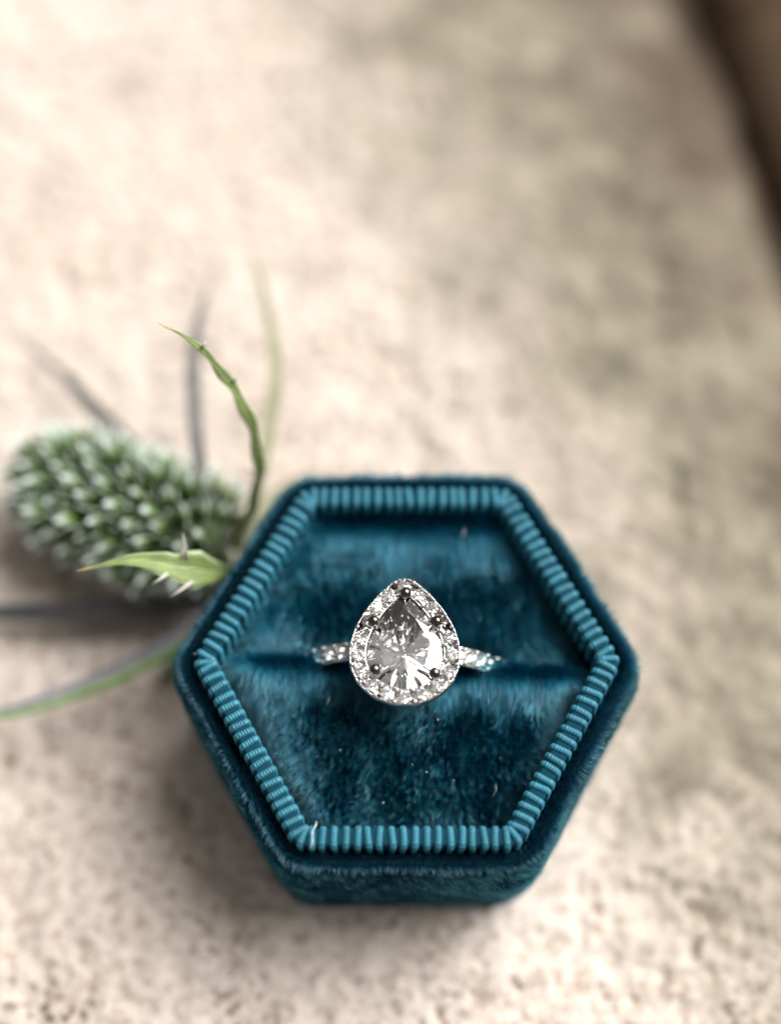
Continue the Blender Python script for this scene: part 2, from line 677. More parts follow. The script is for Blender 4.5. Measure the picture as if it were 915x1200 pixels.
def sweep(profile, R0, rc0, na=7, ns=10, cap0=True, cap1=True, wob=0.0):
    """profile: list of (inset, z)"""
    V = []
    rows = []
    for (ins, z) in profile:
        P, N = hexring(R0 - ins / math.cos(math.radians(30)), max(0.35, rc0 - ins), na, ns)
        rows.append(len(P))
        wz = wob * vnoise(P[:, 0] / 7, P[:, 1] / 7, z / 7.0, seed=21)
        wx = wob * vnoise(P[:, 0] / 6, P[:, 1] / 6, z / 5.0 + 40, seed=22)
        for p, nn, a, b in zip(P, N, wz, wx):
            V.append((p[0] + nn[0] * b, p[1] + nn[1] * b, z + a * (0 if z < 1 else 1)))
    m = rows[0]
    F = []
    for i in range(len(profile) - 1):
        for j in range(m):
            F.append((i * m + j, i * m + (j + 1) % m, (i + 1) * m + (j + 1) % m, (i + 1) * m + j))
    if cap0:
        F.append(tuple(range(m - 1, -1, -1)))
    if cap1:
        F.append(tuple((len(profile) - 1) * m + j for j in range(m)))
    return V, F


box = thing('ring_box', 'teal velvet hexagonal ring box with ribbed ribbon rim on stone', 'ring box', (0, 0, 0))
BR = 26.6
body_prof = [(2.4, -0.2), (1.4, 0.3), (0.9, 1.5), (0.7, 4), (0.4, 8), (0.15, 12), (0, 16), (0, 20.0), (0.15, 21.8), (0.5, 22.8), (1.0, 23.2), (1.55, 22.7), (2.0, 21.0),
             (2.6, 21.0), (2.9, 24.2), (3.4, 24.4), (3.9, 24.1), (4.2, 23.2), (4.2, 7), (4.4, 6)]
bv, bf = sweep(body_prof, BR + 0.1, 5.3, wob=0.22)
body = part('body', bv, bf, M_VELVET, box)


def pile(name, parent, V, F, mat, density, length, radius, comb, lean, seed, keep=None, npts=5, lvar=0.35):
    """velvet fibres grown from a surface; comb(P) gives the direction the nap is brushed"""
    g = np.random.default_rng(seed)
    V = np.asarray(V, float)
    T = []
    for f in F:
        for k in range(1, len(f) - 1):
            T.append((f[0], f[k], f[k + 1]))
    T = np.array(T)
    a, b, c = V[T[:, 0]], V[T[:, 1]], V[T[:, 2]]
    nr = np.cross(b - a, c - a)
    ar = np.linalg.norm(nr, axis=1) / 2
    nr = nr / (2 * ar[:, None] + 1e-12)
    # smooth normals per vertex
    vn = np.zeros_like(V)
    for k in range(3):
        np.add.at(vn, T[:, k], nr * ar[:, None])
    vn /= np.linalg.norm(vn, axis=1)[:, None] + 1e-12
    cnt = int(ar.sum() * density)
    ti = g.choice(len(T), cnt, p=ar / ar.sum())
    r1, r2 = np.sqrt(g.random(cnt)), g.random(cnt)
    w = np.stack([1 - r1, r1 * (1 - r2), r1 * r2], -1)
    P = (V[T[ti]] * w[:, :, None]).sum(1)
    N = (vn[T[ti]] * w[:, :, None]).sum(1)
    N /= np.linalg.norm(N, axis=1)[:, None]
    if keep is not None:
        k = keep(P, N)
        P, N = P[k], N[k]
        cnt = len(P)
    C = comb(P, N)
    C = C + 0.6 * lean * np.stack([vnoise(P[:, 0] / 2.1, P[:, 1] / 3.2, P[:, 2] / 3, seed=seed + 1), vnoise(P[:, 0] / 2.1, P[:, 1] / 3.2, P[:, 2] / 3, seed=seed + 2), 0.5 * vnoise(P[:, 0] / 3, P[:, 1] / 3, P[:, 2] / 3, seed=seed + 3)], -1)
    tx, ty = P[:, 0] / 0.26, P[:, 1] / 1.1
    tuft = vnoise(tx, ty, P[:, 2] / 0.7, seed=seed + 5)
    C = C + lean * np.stack([0.55 * vnoise(tx, ty, P[:, 2] / 0.7 + 9, seed=seed + 6), 0.9 * tuft, 0.3 * tuft], -1)
    C = C + g.normal(0, 0.13, C.shape)
    C = C - N * (C * N).sum(1)[:, None]
    L = length * (1 + lvar * (g.random(cnt) - 0.5) * 2) * (1 + 0.22 * vnoise(P[:, 0] / 1.6, P[:, 1] / 2.2, P[:, 2] / 2, seed=seed + 9)) * (1 + 0.22 * tuft)
    s = np.linspace(0, 1, npts)
    pts = P[:, None, :] - N[:, None, :] * 0.1 + L[:, None, None] * (N[:, None, :] * (s - 0.18 * s ** 2)[None, :, None] + C[:, None, :] * (0.35 * s + 0.65 * s ** 2)[None, :, None])
    hc = bpy.data.hair_curves.new(name)
    hc.add_curves([npts] * cnt)
    org = np.array(W[parent.name])
    hc.attributes['position'].data.foreach_set('vector', ((pts - org) * S).astype(np.float32).ravel())
    rad = hc.attributes.get('radius') or hc.attributes.new('radius', 'FLOAT', 'POINT')
    rr = radius * (1 - 0.75 * s ** 2)[None, :] * (0.55 + 0.9 * g.random(cnt) ** 2)[:, None]
    rad.data.foreach_set('value', (rr * S).astype(np.float32).ravel())
    hc.materials.append(mat)
    o = link(bpy.data.objects.new(name, hc), parent, W[parent.name])
    o['kind'] = 'stuff'
    return o


def comb_box(P, N):
    out = np.zeros_like(P)
    up = N[:, 2] > 0.6
    rad = P * [1, 1, 0]
    rad = rad / (np.linalg.norm(rad, axis=1)[:, None] + 1e-9)
    out[:, 2] = np.where(up, 0, 0.35)
    out += np.where(up[:, None], rad * 0.95, 0)
    out[:, 0] += 0.25
    return out


m_rows = len(hexring(26, 3, 7, 10)[0])
outer_faces = bf[m_rows * 1:m_rows * 12]
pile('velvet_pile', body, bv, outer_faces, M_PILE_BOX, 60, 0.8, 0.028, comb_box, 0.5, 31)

# ribbon wrapped over the lip
RB_IN = 3.40                                # inset of the ribbon's centre line
RB_Z = 23.75
RB_R = 0.98
rP, rN = hexring(BR - RB_IN / math.cos(math.radians(30)), 1.1, 13, 40)


def u_path():
    rc = 0.42
    pts = [(RB_R, z, 1, 0) for z in np.linspace(-2.3, -0.3, 6)]
    zt = 0.62
    for a in np.linspace(0, math.pi / 2, 6):
        pts.append((RB_R - rc + rc * math.cos(a), zt + rc * math.sin(a), math.cos(a), math.sin(a)))
    for a in np.linspace(math.pi / 2, math.pi, 6):
        pts.append((-RB_R + rc + rc * math.cos(a), zt + rc * math.sin(a), math.cos(a), math.sin(a)))
    pts += [(-RB_R, z, -1, 0) for z in np.linspace(-0.3, -3.2, 10)]
    return pts


up_ = u_path()
rv = []
for p, nn in zip(rP, rN):
    for (n_, z_, a_, b_) in up_:
        rv.append((p[0] + nn[0] * n_, p[1] + nn[1] * n_, RB_Z + z_))
ribbon = part('ribbon_trim', rv, grid_faces(len(rP), len(up_), close_u=True), M_RIBBASE, box)

# one rib: a fat cord wrapped in fine lengthwise threads
PITCH_RIB = 1.19


def rib_mesh(name, phase, wob):
    # arc-length resample of the U path
    P = np.array(up_)
    d = np.r_[0, np.cumsum(np.hypot(np.diff(P[:, 0]), np.diff(P[:, 1])))]
    total = d[-1]
    hump = 0.315
    ns = int(total / hump * 4)
    V = []
    nc = 7
    for i in range(ns + 1):
        s = total * i / ns
        n_, z_, a_, b_ = [np.interp(s, d, P[:, k]) for k in range(4)]
        ln = math.hypot(a_, b_)
        a_, b_ = a_ / ln, b_ / ln
        hmod = abs(math.sin(math.pi * (s / hump + phase)))
        lat = wob[0] * math.sin(s / total * 2 * math.pi * wob[1] + wob[2])
        for j in range(nc):
            t = -math.pi / 2 + math.pi * j / (nc - 1)
            x = 0.35 * math.sin(t) * (1.0 + 0.08 * hmod)
            h = -0.05 + 0.23 * max(0, math.cos(t)) ** 0.55 + 0.14 * hmod * (0.2 + 0.8 * math.cos(t))
            V.append((x + lat, n_ + a_ * h, z_ + b_ * h))
    me = mesh_of(name, V, grid_faces(ns + 1, nc))
    me.materials.append(M_RIB)
    return me


rib_meshes = [rib_mesh('rib', (k % 2) * 0.5, (0.09, 0.9 + 0.12 * k, 1.1 * k)) for k in range(8)]
rO = rP + rN * 0.8
d = np.r_[0, np.cumsum(np.linalg.norm(np.diff(np.r_[rO, rO[:1]], axis=0), axis=1))]
n_rib = 114
rPc, rNc = np.r_[rP, rP[:1]], np.r_[rN, rN[:1]]
for k in range(n_rib):
    s = d[-1] * (k + 0.15 * random.uniform(-1, 1) * 0.5) / n_rib % d[-1]
    p = np.array([np.interp(s, d, rPc[:, 0]), np.interp(s, d, rPc[:, 1])])
    nn = np.array([np.interp(s, d, rNc[:, 0]), np.interp(s, d, rNc[:, 1])])
    ang = math.atan2(nn[1], nn[0]) - math.pi / 2 + random.gauss(0, 0.02)
    q = Matrix.Rotation(ang, 3, 'Z').to_quaternion()
    inst('rib', rib_meshes[(k % 2) + 2 * random.randrange(4)], ribbon, (p[0], p[1], RB_Z + random.uniform(-0.05, 0.05)), q)

# the frayed cut end of the ribbon at one corner
_c = hexring(BR - RB_IN / math.cos(math.radians(30)), 1.1, 3, 2)[0]
ck = np.array([_c[4 * 4 + 1][0], _c[4 * 4 + 1][1]])
seam = [(ck[0] + 0.9 + 0.55 * t + 0.10 * math.sin(9 * t), ck[1] - 1.35 + 2.9 * t, RB_Z + 0.55 + 0.98 * math.sin(math.pi * min(1, max(0, 0.05 + 0.9 * t))) ** 0.4) for t in np.linspace(0, 1, 18)]
sv, sf = tube(seam, [0.055 + 0.02 * math.sin(5 * i) for i in range(18)], 6)
part('cut_ribbon_end', sv, sf, M_SEAM, ribbon)

# cushions either side of the ring slot
IN_R = BR - 4.95 / math.cos(math.radians(30))
YB = IN_R * math.cos(math.radians(30)) * KY


def slot_y(x):
    return 0.75 - 0.045 * x


def roll(dist, r):
    dd = np.clip(dist, 0, r)
    return r - np.sqrt(np.maximum(r * r - (r - dd) ** 2, 0))


def cushion_geo(sgn, ns=61, nt=41):
    s = np.linspace(-1, 1, ns)
    s = np.sign(s) * np.abs(s) ** 0.85
    t = np.linspace(0, 1, nt)
    t = t ** 1.1
    SS, TT = np.meshgrid(s, t, indexing='ij')
    yc = TT * YB
    w = IN_R * (1 - yc / (2 * YB))
    X = SS * w
    Y = sgn * yc + slot_y(X) * (1 - TT) + sgn * 0.12
    ds = (1 - np.abs(SS)) * w * 0.866
    db = (1 - TT) * YB
    d0 = TT * YB
    if sgn > 0:
        Z = 19.9 + 2.9 * np.clip(TT / 0.9, 0, 1) ** 1.1 - roll(ds, 2.6) * 1.2 - roll(db, 1.8) - roll(d0, 5.0) * 0.7
    else:
        Z = 22.2 - 6.2 * TT ** 1.5 - roll(ds, 3.2) * 1.3 - roll(db, 3.2) * 1.2 - roll(d0, 1.2) * 1.5
    Z = Z + 0.35 * vnoise(X / 5, Y / 5, seed=41) + 0.12 * vnoise(X / 2, Y / 2, seed=42)
    V = np.stack([X, Y, Z], -1).reshape(-1, 3)
    F = grid_faces(ns, nt)
    if sgn < 0:
        F = [tuple(reversed(f)) for f in F]
    top = list(F)
    rim = [i * nt for i in range(ns)] + [(ns - 1) * nt + j for j in range(1, nt)] + [i * nt + nt - 1 for i in range(ns - 2, -1, -1)] + [j for j in range(nt - 2, 0, -1)]
    V = V.tolist()
    base = len(V)
    for k in rim:
        V.append((V[k][0], V[k][1], 6.2))
    L = len(rim)
    for k in range(L):
        f = (rim[(k + 1) % L], rim[k], base + k, base + (k + 1) % L)
        F.append(f if sgn > 0 else tuple(reversed(f)))
    bot = tuple(base + k for k in range(L))
    F.append(bot if sgn > 0 else tuple(reversed(bot)))
    return V, F, top


def comb_back(P, N):
    # brushed flat towards the back edge, upright where the cushion dips to the slot
    dist = P[:, 1] - slot_y(P[:, 0])
    k = np.clip((dist - 5.5) / 11.0 + 0.10 * vnoise(P[:, 0] / 5, P[:, 1] / 5, seed=71), 0, 1)
    k = k * k * (3 - 2 * k)
    side = np.clip((np.abs(P[:, 0]) - 9) / 9, 0, 1)
    out = np.zeros_like(P)
    out[:, 1] = -(0.28 + 1.1 * np.maximum(k, 0.75 * side))
    out[:, 0] = 0.10 + 0.012 * P[:, 0]
    return out


def comb_front(P, N):
    # brushed flat along the lip of the slot, upright further forward
    dist = slot_y(P[:, 0]) - P[:, 1]
    k = np.exp(-(dist / (5.0 + 1.2 * vnoise(P[:, 0] / 4, P[:, 1] / 6, seed=72))) ** 2)
    side = np.clip((-P[:, 0] - 8) / 8, 0, 1) * 0.6
    out = np.zeros_like(P)
    out[:, 1] = -(0.12 + 1.35 * np.maximum(k, side))
    out[:, 0] = -0.10 + 0.010 * P[:, 0]
    return out


for sgn, comb, sd, lab in ((1, comb_back, 51, 'back half of the velvet cushion'), (-1, comb_front, 61, 'front half of the velvet cushion')):
    V, F, top = cushion_geo(sgn)
    c = part('cushion', V, F, M_VELVET, box)
    c['label'] = lab
    pile('velvet_pile', c, V, top, M_PILE, 110, 1.0, 0.029, comb, 0.42, sd)
    pile('velvet_pile', c, V, top, M_PILE, 24, 1.3, 0.052, comb, 0.5, sd + 100)

# ------------------------------------------------------------------ ring
RX, RY, RZ = -0.25, 0.5, 30.0               # centre of the stone's girdle
BAND_R = 13.4                               # to the middle of the band
BAND_C = Vector((RX + 0.1, slot_y(RX) - 0.0, RZ - 4.1 - BAND_R))
ring = thing('ring', 'silver halo ring with pear-shaped clear stone in cushion slot', 'ring', (BAND_C.x, BAND_C.y, BAND_C.z - BAND_R))

GW, GL = 4.15, 5.35                         # half width, half length of the stone


def pear(n, w=GW, l=GL, m=0.80):
    th = np.linspace(0, 2 * math.pi, 1441)[:-1]
    x = np.sin(th) * np.abs(np.sin(th / 2)) ** m
    y = np.cos(th)
    x = x / x.max() * w
    y = y * l
    P = np.stack([x, y], -1)
    if n is None:
        return P
    return P[(np.arange(n) * 1440 // n)]


def offset_pear(dist, n=360, smooth=True):
    P = pear(None)
    T = np.roll(P, -1, 0) - np.roll(P, 1, 0)
    T /= np.linalg.norm(T, axis=1)[:, None]
    N = np.stack([-T[:, 1], T[:, 0]], -1)
    c = P - P.mean(0)
    if (N * c).sum() < 0:
        N = -N
    # soften the normals at the tip
    N2 = N.copy()
    for k in range(1, 30):
        N2 += np.roll(N, k, 0) + np.roll(N, -k, 0)
    N2 /= np.linalg.norm(N2, axis=1)[:, None]
    Q = P + N2 * dist
    dl = np.r_[0, np.cumsum(np.linalg.norm(np.diff(np.r_[Q, Q[:1]], axis=0), axis=1))]
    s = np.arange(n) / n * dl[-1]
    Qc, Nc = np.r_[Q, Q[:1]], np.r_[N2, N2[:1]]
    out = np.stack([np.interp(s, dl, Qc[:, 0]), np.interp(s, dl, Qc[:, 1])], -1)
    nn = np.stack([np.interp(s, dl, Nc[:, 0]), np.interp(s, dl, Nc[:, 1])], -1)
    return out, nn, dl[-1]


def brilliant(radius, depth_p, crown, table=0.56, star=0.78, low=0.24, n=8):
    """round-brilliant facets; radius(angle) -> xy"""
    V, F = [], []

    def add(a, k, z):
        x, y = radius(a)
        V.append((x * k, y * k, z))
        return len(V) - 1
    st = 2 * math.pi / n
    tab = [add(st * k, table, crown) for k in range(n)]
    sta = [add(st * (k + .5), star, crown * 0.55) for k in range(n)]
    g0 = [add(st * k, 1.0, 0.03 * crown) for k in range(n)]
    g1 = [add(st * (k + .5), 1.0, 0.03 * crown) for k in range(n)]
    h0 = [add(st * k, 1.0, -0.05 * crown) for k in range(n)]
    h1 = [add(st * (k + .5), 1.0, -0.05 * crown) for k in range(n)]
    lo = [add(st * (k + .5), low, -depth_p * (1 - low) * 0.985 - 0.0) for k in range(n)]
    V.append((0, 0, -depth_p))
    cu = len(V) - 1
    F.append(tuple(tab))
    for k in range(n):
        k1 = (k + 1) % n
        F.append((tab[k], sta[k], tab[k1]))
        F.append((tab[k], sta[k - 1], g0[k]))
        F.append((tab[k], g0[k], sta[k]))
        F.append((sta[k], g0[k], g1[k]))
        F.append((sta[k], g1[k], g0[k1]))
        F.append((g0[k], h0[k], h1[k], g1[k]))
        F.append((g1[k], h1[k], h0[k1], g0[k1]))
        F.append((h0[k], lo[k], h1[k]))
        F.append((h1[k], lo[k], h0[k1]))
        F.append((h0[k], cu, lo[k]))
        F.append((h0[k1], lo[k], cu))
    return V, F


def simple_cut(radius, depth_p, crown, table, n):
    """table, one ring of bezel facets, and wedges running down to the culet"""
    V, F = [], []

    def add(a, k, z):
        x, y = radius(a)
        V.append((x * k, y * k, z))
        return len(V) - 1
    st = 2 * math.pi / n
    tab = [add(st * k, table, crown) for k in range(n)]
    g = [add(st * (k + .5) / 2 * 1.0, 1.0, 0.04 * crown) for k in range(2 * n)]
    h = [add(st * (k + .5) / 2 * 1.0, 1.0, -0.05 * crown) for k in range(2 * n)]
    V.append((0, 0, -depth_p))
    cu = len(V) - 1
    F.append(tuple(tab))
    for k in range(n):
        k1 = (k + 1) % n
        a, b, c = (2 * k - 1) % (2 * n), 2 * k, 2 * k + 1
        F.append((tab[k], g[a], g[b]))
        F.append((tab[k], g[b], g[c], tab[k1]))
    for k in range(2 * n):
        k1 = (k + 1) % (2 * n)
        F.append((g[k], h[k], h[k1], g[k1]))
        F.append((h[k], cu, h[k1]))
    return V, F


_PE = pear(None)


def pear_at(a):
    # a = 0 at the tip, measured as the outline's own parameter
    i = int(round(a / (2 * math.pi) * 1440)) % 1440
    return _PE[i][0], _PE[i][1]


gv2, gf2 = brilliant(pear_at, 4.0, 0.58, table=0.70, star=0.85, low=0.25)
CUL = -0.9                                  # culet sits towards the round end
gv2 = [(x, y + (CUL * (1 - math.hypot(x / GW, y / GL)) if z < -0.2 else (CUL * 0.35 * (1 - math.hypot(x / GW, y / GL)) if z > 0.2 else 0)), z) for x, y, z in gv2]
stone = part('pear_stone', [(RX + x, RY - 0.15 + y, RZ + z) for x, y, z in gv2], [tuple(reversed(f)) for f in gf2], M_GEM, ring, smooth=False, pos=(RX, RY, RZ))
stone['label'] = 'large clear pear-cut stone'
import bmesh


def fix_normals(me):
    bm = bmesh.new()
    bm.from_mesh(me)
    bmesh.ops.recalc_face_normals(bm, faces=bm.faces)
    bm.to_mesh(me)
    bm.free()


fix_normals(stone.data)

# halo setting: a metal gallery with a pear-shaped seat; closed cup below added as neutral reflector
NH = 144
prof_halo = [(-0.55, -2.6), (-0.25, -0.75), (0.05, -0.12), (0.12, 0.12), (0.24, 0.10), (0.30, -0.80), (1.66, -0.80), (1.72, 0.04), (1.84, 0.04), (1.92, -0.10), (1.90, -1.3), (1.2, -2.4), (0.3, -3.4), (-1.3, -4.6)]
hv = []
for ins, z in prof_halo:
    Q, N, _l = offset_pear(ins, NH)
    for k, (p, nn) in enumerate(zip(Q, N)):
        sc = 0.0
        if ins > 1.6 and z > -1.2:
            sc = 0.07 * abs(math.sin(math.pi * k / NH * 18 + 0.0)) - 0.04
        hv.append((RX + p[0] + nn[0] * sc, RY + p[1] + nn[1] * sc, RZ + z))
hf = []
for i in range(len(prof_halo) - 1):
    for j in range(NH):
        hf.append((i * NH + j, i * NH + (j + 1) % NH, (i + 1) * NH + (j + 1) % NH, (i + 1) * NH + j))
hf.append(tuple((len(prof_halo) - 1) * NH + j for j in range(NH)))
setting = part('halo_setting', hv, hf, M_METAL, ring)
fix_normals(setting.data)

# halo stones
circ = lambda r: (lambda a: (r * math.cos(a), r * math.sin(a)))
sm_v, sm_f = simple_cut(circ(0.76), 0.62, 0.30, 0.58, 6)
sm_me = mesh_of('small_stone', sm_v, sm_f, smooth=False)
fix_normals(sm_me)
sm_me.materials.append(M_GEM2)
NST = 18
Q, N, LL = offset_pear(0.98, NST * 20)
Qi, Ni, _ = offset_pear(0.34, NST * 20)
Qo, No, _ = offset_pear(1.68, NST * 20)
bead_v, bead_f = sphere((0, 0, 0), 0.23, 10, 6, (1, 1, 0.9))
bead_me = mesh_of('bead_prong', bead_v, bead_f)
bead_me.materials.append(M_METAL)
for k in range(NST):
    p = Q[k * 20]
    tilt = Matrix.Rotation(random.gauss(0, 0.09), 3, 'X') @ Matrix.Rotation(random.gauss(0, 0.09), 3, 'Y') @ Matrix.Rotation(random.uniform(0, 1), 3, 'Z')
    o = inst('halo_stone', sm_me, ring, (RX + p[0], RY + p[1], RZ + 0.12), tilt.to_quaternion())
    o.scale = (0.98, 0.98, 1) if LL / NST > 1.5 else (LL / NST / 1.55,) * 3
    h = k * 20 + 10
    for QQ in (Qi, Qo):
        b_ = QQ[h]
        inst('bead_prong', bead_me, ring, (RX + b_[0], RY + b_[1], RZ + 0.22))

# fine milgrain along the outer edge
mg = []
Qm, Nm, _ = offset_pear(1.80, 76)
for p in Qm:
    mg.append(sphere((RX + p[0], RY + p[1], RZ + 0.10), 0.13, 6, 4))
mv, mf = join(mg)
o = part('milgrain', mv, mf, M_METAL, ring)
o['kind'] = 'stuff'

# five rounded prongs over the stone
for (du, dv) in ((0.08, 5.35), (-3.40, 2.1), (3.45, 2.05), (-3.25, -3.45), (3.20, -3.85)):
    tip = Vector((RX + du, RY + dv, RZ + 0.55))
    v_, f_ = sphere(tip, 0.66, 18, 12, (1, 1, 0.9))
    part('prong', v_, f_, M_PRONG, ring)

# the band, turned slightly with the slot
BROT = math.atan(-0.045)
bx, by = Vector((math.cos(BROT), math.sin(BROT), 0)), Vector((-math.sin(BROT), math.cos(BROT), 0))


def band_pt(a, rr, side):
    """a: angle from the top, positive to +x"""
    return BAND_C + bx * (math.sin(a) * rr) + Vector((0, 0, math.cos(a) * rr)) + by * side


cs = [(-1.08, 0.28), (-1.0, 0.45), (-0.86, 0.42), (-0.66, -0.15), (0.66, -0.15), (0.86, 0.42), (1.0, 0.45), (1.08, 0.28), (1.0, -0.45), (0.6, -0.75), (-0.6, -0.75), (-1.0, -0.45)]
V = []
nb = 96
for i in range(nb):
    a = 2 * math.pi * i / nb
    for (sd, hh) in cs:
        V.append(tuple(band_pt(a, BAND_R + hh, sd)))
band = part('band', V, grid_faces(nb, len(cs), True, True), M_METAL, ring)
fix_normals(band.data)
sb_v, sb_f = simple_cut(circ(0.72), 0.6, 0.30, 0.58, 6)
sb_me = mesh_of('band_stone', sb_v, sb_f, smooth=False)
fix_normals(sb_me)
sb_me.materials.append(M_GEM2)
bb_v, bb_f = sphere((0, 0, 0), 0.27, 8, 6)
bb_me = mesh_of('band_bead', bb_v, bb_f)
bb_me.materials.append(M_METAL)
for sg in (-1, 1):
    for k in range(9):
        a = sg * (0.33 + k * 0.115)
        out = (bx * math.sin(a) + Vector((0, 0, math.cos(a)))).normalized()
        q = out.to_track_quat('Z', 'Y')
        inst('band_stone', sb_me, ring, band_pt(a, BAND_R + 0.52, 0), q @ Matrix.Rotation(random.uniform(0, 1), 3, 'Z').to_quaternion())
        a2 = a + sg * 0.0575
        for sd in (-0.78, 0.78):
            inst('bead_prong', bb_me, ring, band_pt(a2, BAND_R + 0.52, sd))

# ------------------------------------------------------------------ thistle
B = Vector((-22.6, 19.4, 9.6))
T = Vector((-48.2, 30.3, 8.9))
th = thing('thistle', 'green sea holly thistle head with spiny bracts beside the teal box', 'thistle', (B.x, B.y, 0))
ax = (T - B).normalized()
side = ax.cross(Vector((0, 0, 1))).normalized()
upv = side.cross(ax).normalized()
HL = (T - B).length
HR = 7.0


def head_r(t):
    return HR * (max(0.0, 1 - abs(2 * t - 0.92) ** 2.3 / (1.08 ** 2.3))) ** 0.52


V = []
n1, n2 = 18, 20
for i in range(n1):
    t = 0.002 + 0.996 * i / (n1 - 1)
    for j in range(n2):
        a = 2 * math.pi * j / n2
        V.append(tuple(B + ax * (HL * t) + (side * math.cos(a) + upv * math.sin(a)) * head_r(t) * 0.90))
F = grid_faces(n1, n2, False, True)
F += [tuple(range(n2)), tuple((n1 - 1) * n2 + j for j in range(n2 - 1, -1, -1))]
head = part('flower_head', V, F, M_CORE, th)


def floret_mesh(k):
    rs = [(0.0, 0.6), (0.8, 0.85), (1.6, 0.86), (2.3, 0.62), (3.0, 0.36), (3.7, 0.06)]
    V, F = [], []
    n = 7
    for z, r in rs:
        for j in range(n):
            a = 2 * math.pi * j / n
            rr = r * (1 + 0.16 * math.cos(3 * a + k) * (z / 3))
            V.append((rr * math.cos(a), rr * math.sin(a), z))
    F = grid_faces(len(rs), n, False, True) + [tuple((len(rs) - 1) * n + j for j in range(n))]
    ps = [(V, F)]
    for j in range(4):
        a = 2 * math.pi * (j + 0.3 * k) / 4
        r0 = 0.7
        ps.append(tube([(r0 * math.cos(a), r0 * math.sin(a), 0.2), (1.25 * math.cos(a), 1.25 * math.sin(a), 1.9), (1.55 * math.cos(a), 1.55 * math.sin(a), 3.7)], [0.30, 0.17, 0.02], 4))
    v, f = join(ps)
    me = mesh_of('floret', v, f)
    me.materials.append(M_FLORET)
    return me


fl_me = [floret_mesh(k) for k in range(4)]
NF = 140
# even area distribution along the axis
tt = np.linspace(0.01, 0.995, 800)
ws = np.array([head_r(t) for t in tt]) + 0.8
cw = np.cumsum(ws) / ws.sum()
for k in range(NF):
    t = float(np.interp((k + 0.5) / NF, cw, tt))
    a = k * math.pi * (3 - math.sqrt(5))
    r = head_r(t)
    dr = (head_r(min(t + 0.01, 1)) - head_r(max(t - 0.01, 0))) / (0.02 * HL)
    rad_dir = side * math.cos(a) + upv * math.sin(a)
    nrm = (rad_dir - ax * dr).normalized()
    nrm = (nrm + ax * 0.35 + Vector([random.gauss(0, 0.13) for _ in range(3)])).normalized()
    pos = B + ax * (HL * t) + rad_dir * (r * 0.84)
    q = nrm.to_track_quat('Z', 'Y') @ Matrix.Rotation(random.uniform(0, 6), 3, 'Z').to_quaternion()
    o = inst('floret', fl_me[k % 4], head, pos, q)
    s_ = random.uniform(0.95, 1.35) * (0.75 if t > 0.96 or t < 0.05 else 1.0)
    o.scale = (s_, s_, s_ * random.uniform(0.78, 1.1))


def bract(name, ctrl, wid, mat, upref, fold=0.35, n=40, spines=(), prof=None, thick=0.22, label=None, teeth=0.0):
    """a pointed blade along control points with V fold, real thickness and side spines"""
    C = spline(ctrl, n)
    V, F, UV = [], [], []
    na = 7
    prof = prof or (lambda v: (min(1, v / 0.18) ** 0.7 * 0.55 + 0.45) * max(0.0, 1 - v ** 2.2) ** 0.8)
    frames = []
    for i in range(n):
        t = Vector(C[min(i + 1, n - 1)] - C[max(i - 1, 0)]).normalized()
        u = Vector(upref)
        sd = t.cross(u).normalized()
        nn = sd.cross(t).normalized()
        frames.append((Vector(C[i]), t, sd, nn))
    for lay in (1, -1):
        for i, (c, t, sd, nn) in enumerate(frames):
            v = i / (n - 1)
            for j in range(na):
                x = -1 + 2 * j / (na - 1)
                w = wid * prof(v) * (1 + teeth * math.sin(v * 40 + (1.5 if x > 0 else 0)) * (abs(x) > 0.9))
                th_ = thick * (1 - 0.75 * abs(x)) * (1 - 0.8 * v) * 0.5
                p = c + sd * (x * w) + nn * (abs(x) * fold * w + lay * th_)
                V.append(tuple(p))
                UV.append(((x + 1) / 2, v))
    k0 = n * na
    f0 = grid_faces(n, na)
    F = list(f0) + [tuple(k0 + i for i in reversed(f)) for f in f0]
    for i in range(n - 1):
        F.append((i * na, k0 + i * na, k0 + (i + 1) * na, (i + 1) * na))
        F.append((i * na + na - 1, (i + 1) * na + na - 1, k0 + (i + 1) * na + na - 1, k0 + i * na + na - 1))
    F.append(tuple(list(range(na)) + [k0 + j for j in range(na - 1, -1, -1)]))
    o = part(name, V, F, mat, th)
    fix_normals(o.data)
    uvl = o.data.uv_layers.new(name='blade')
    for lp in o.data.loops:
        uvl.data[lp.index].uv = UV[lp.vertex_index]
    if label:
        o['label'] = label
    for (v, sgn, ln, fw) in spines:
        c, t, sd, nn = frames[int(v * (n - 1))]
        root = c + sd * (sgn * wid * prof(v) * 0.8) + nn * (fold * wid * prof(v) * 0.8)
        tip = root + (sd * sgn + t * fw + nn * 0.25).normalized() * ln
        midp = root * 0.5 + tip * 0.5 + nn * 0.1
        sv_, sf_ = tube([root - (tip - root) * 0.15, midp, tip], [0.26, 0.15, 0.02], 6)
        part('spine', sv_, sf_, M_SPINE, o)
    return o


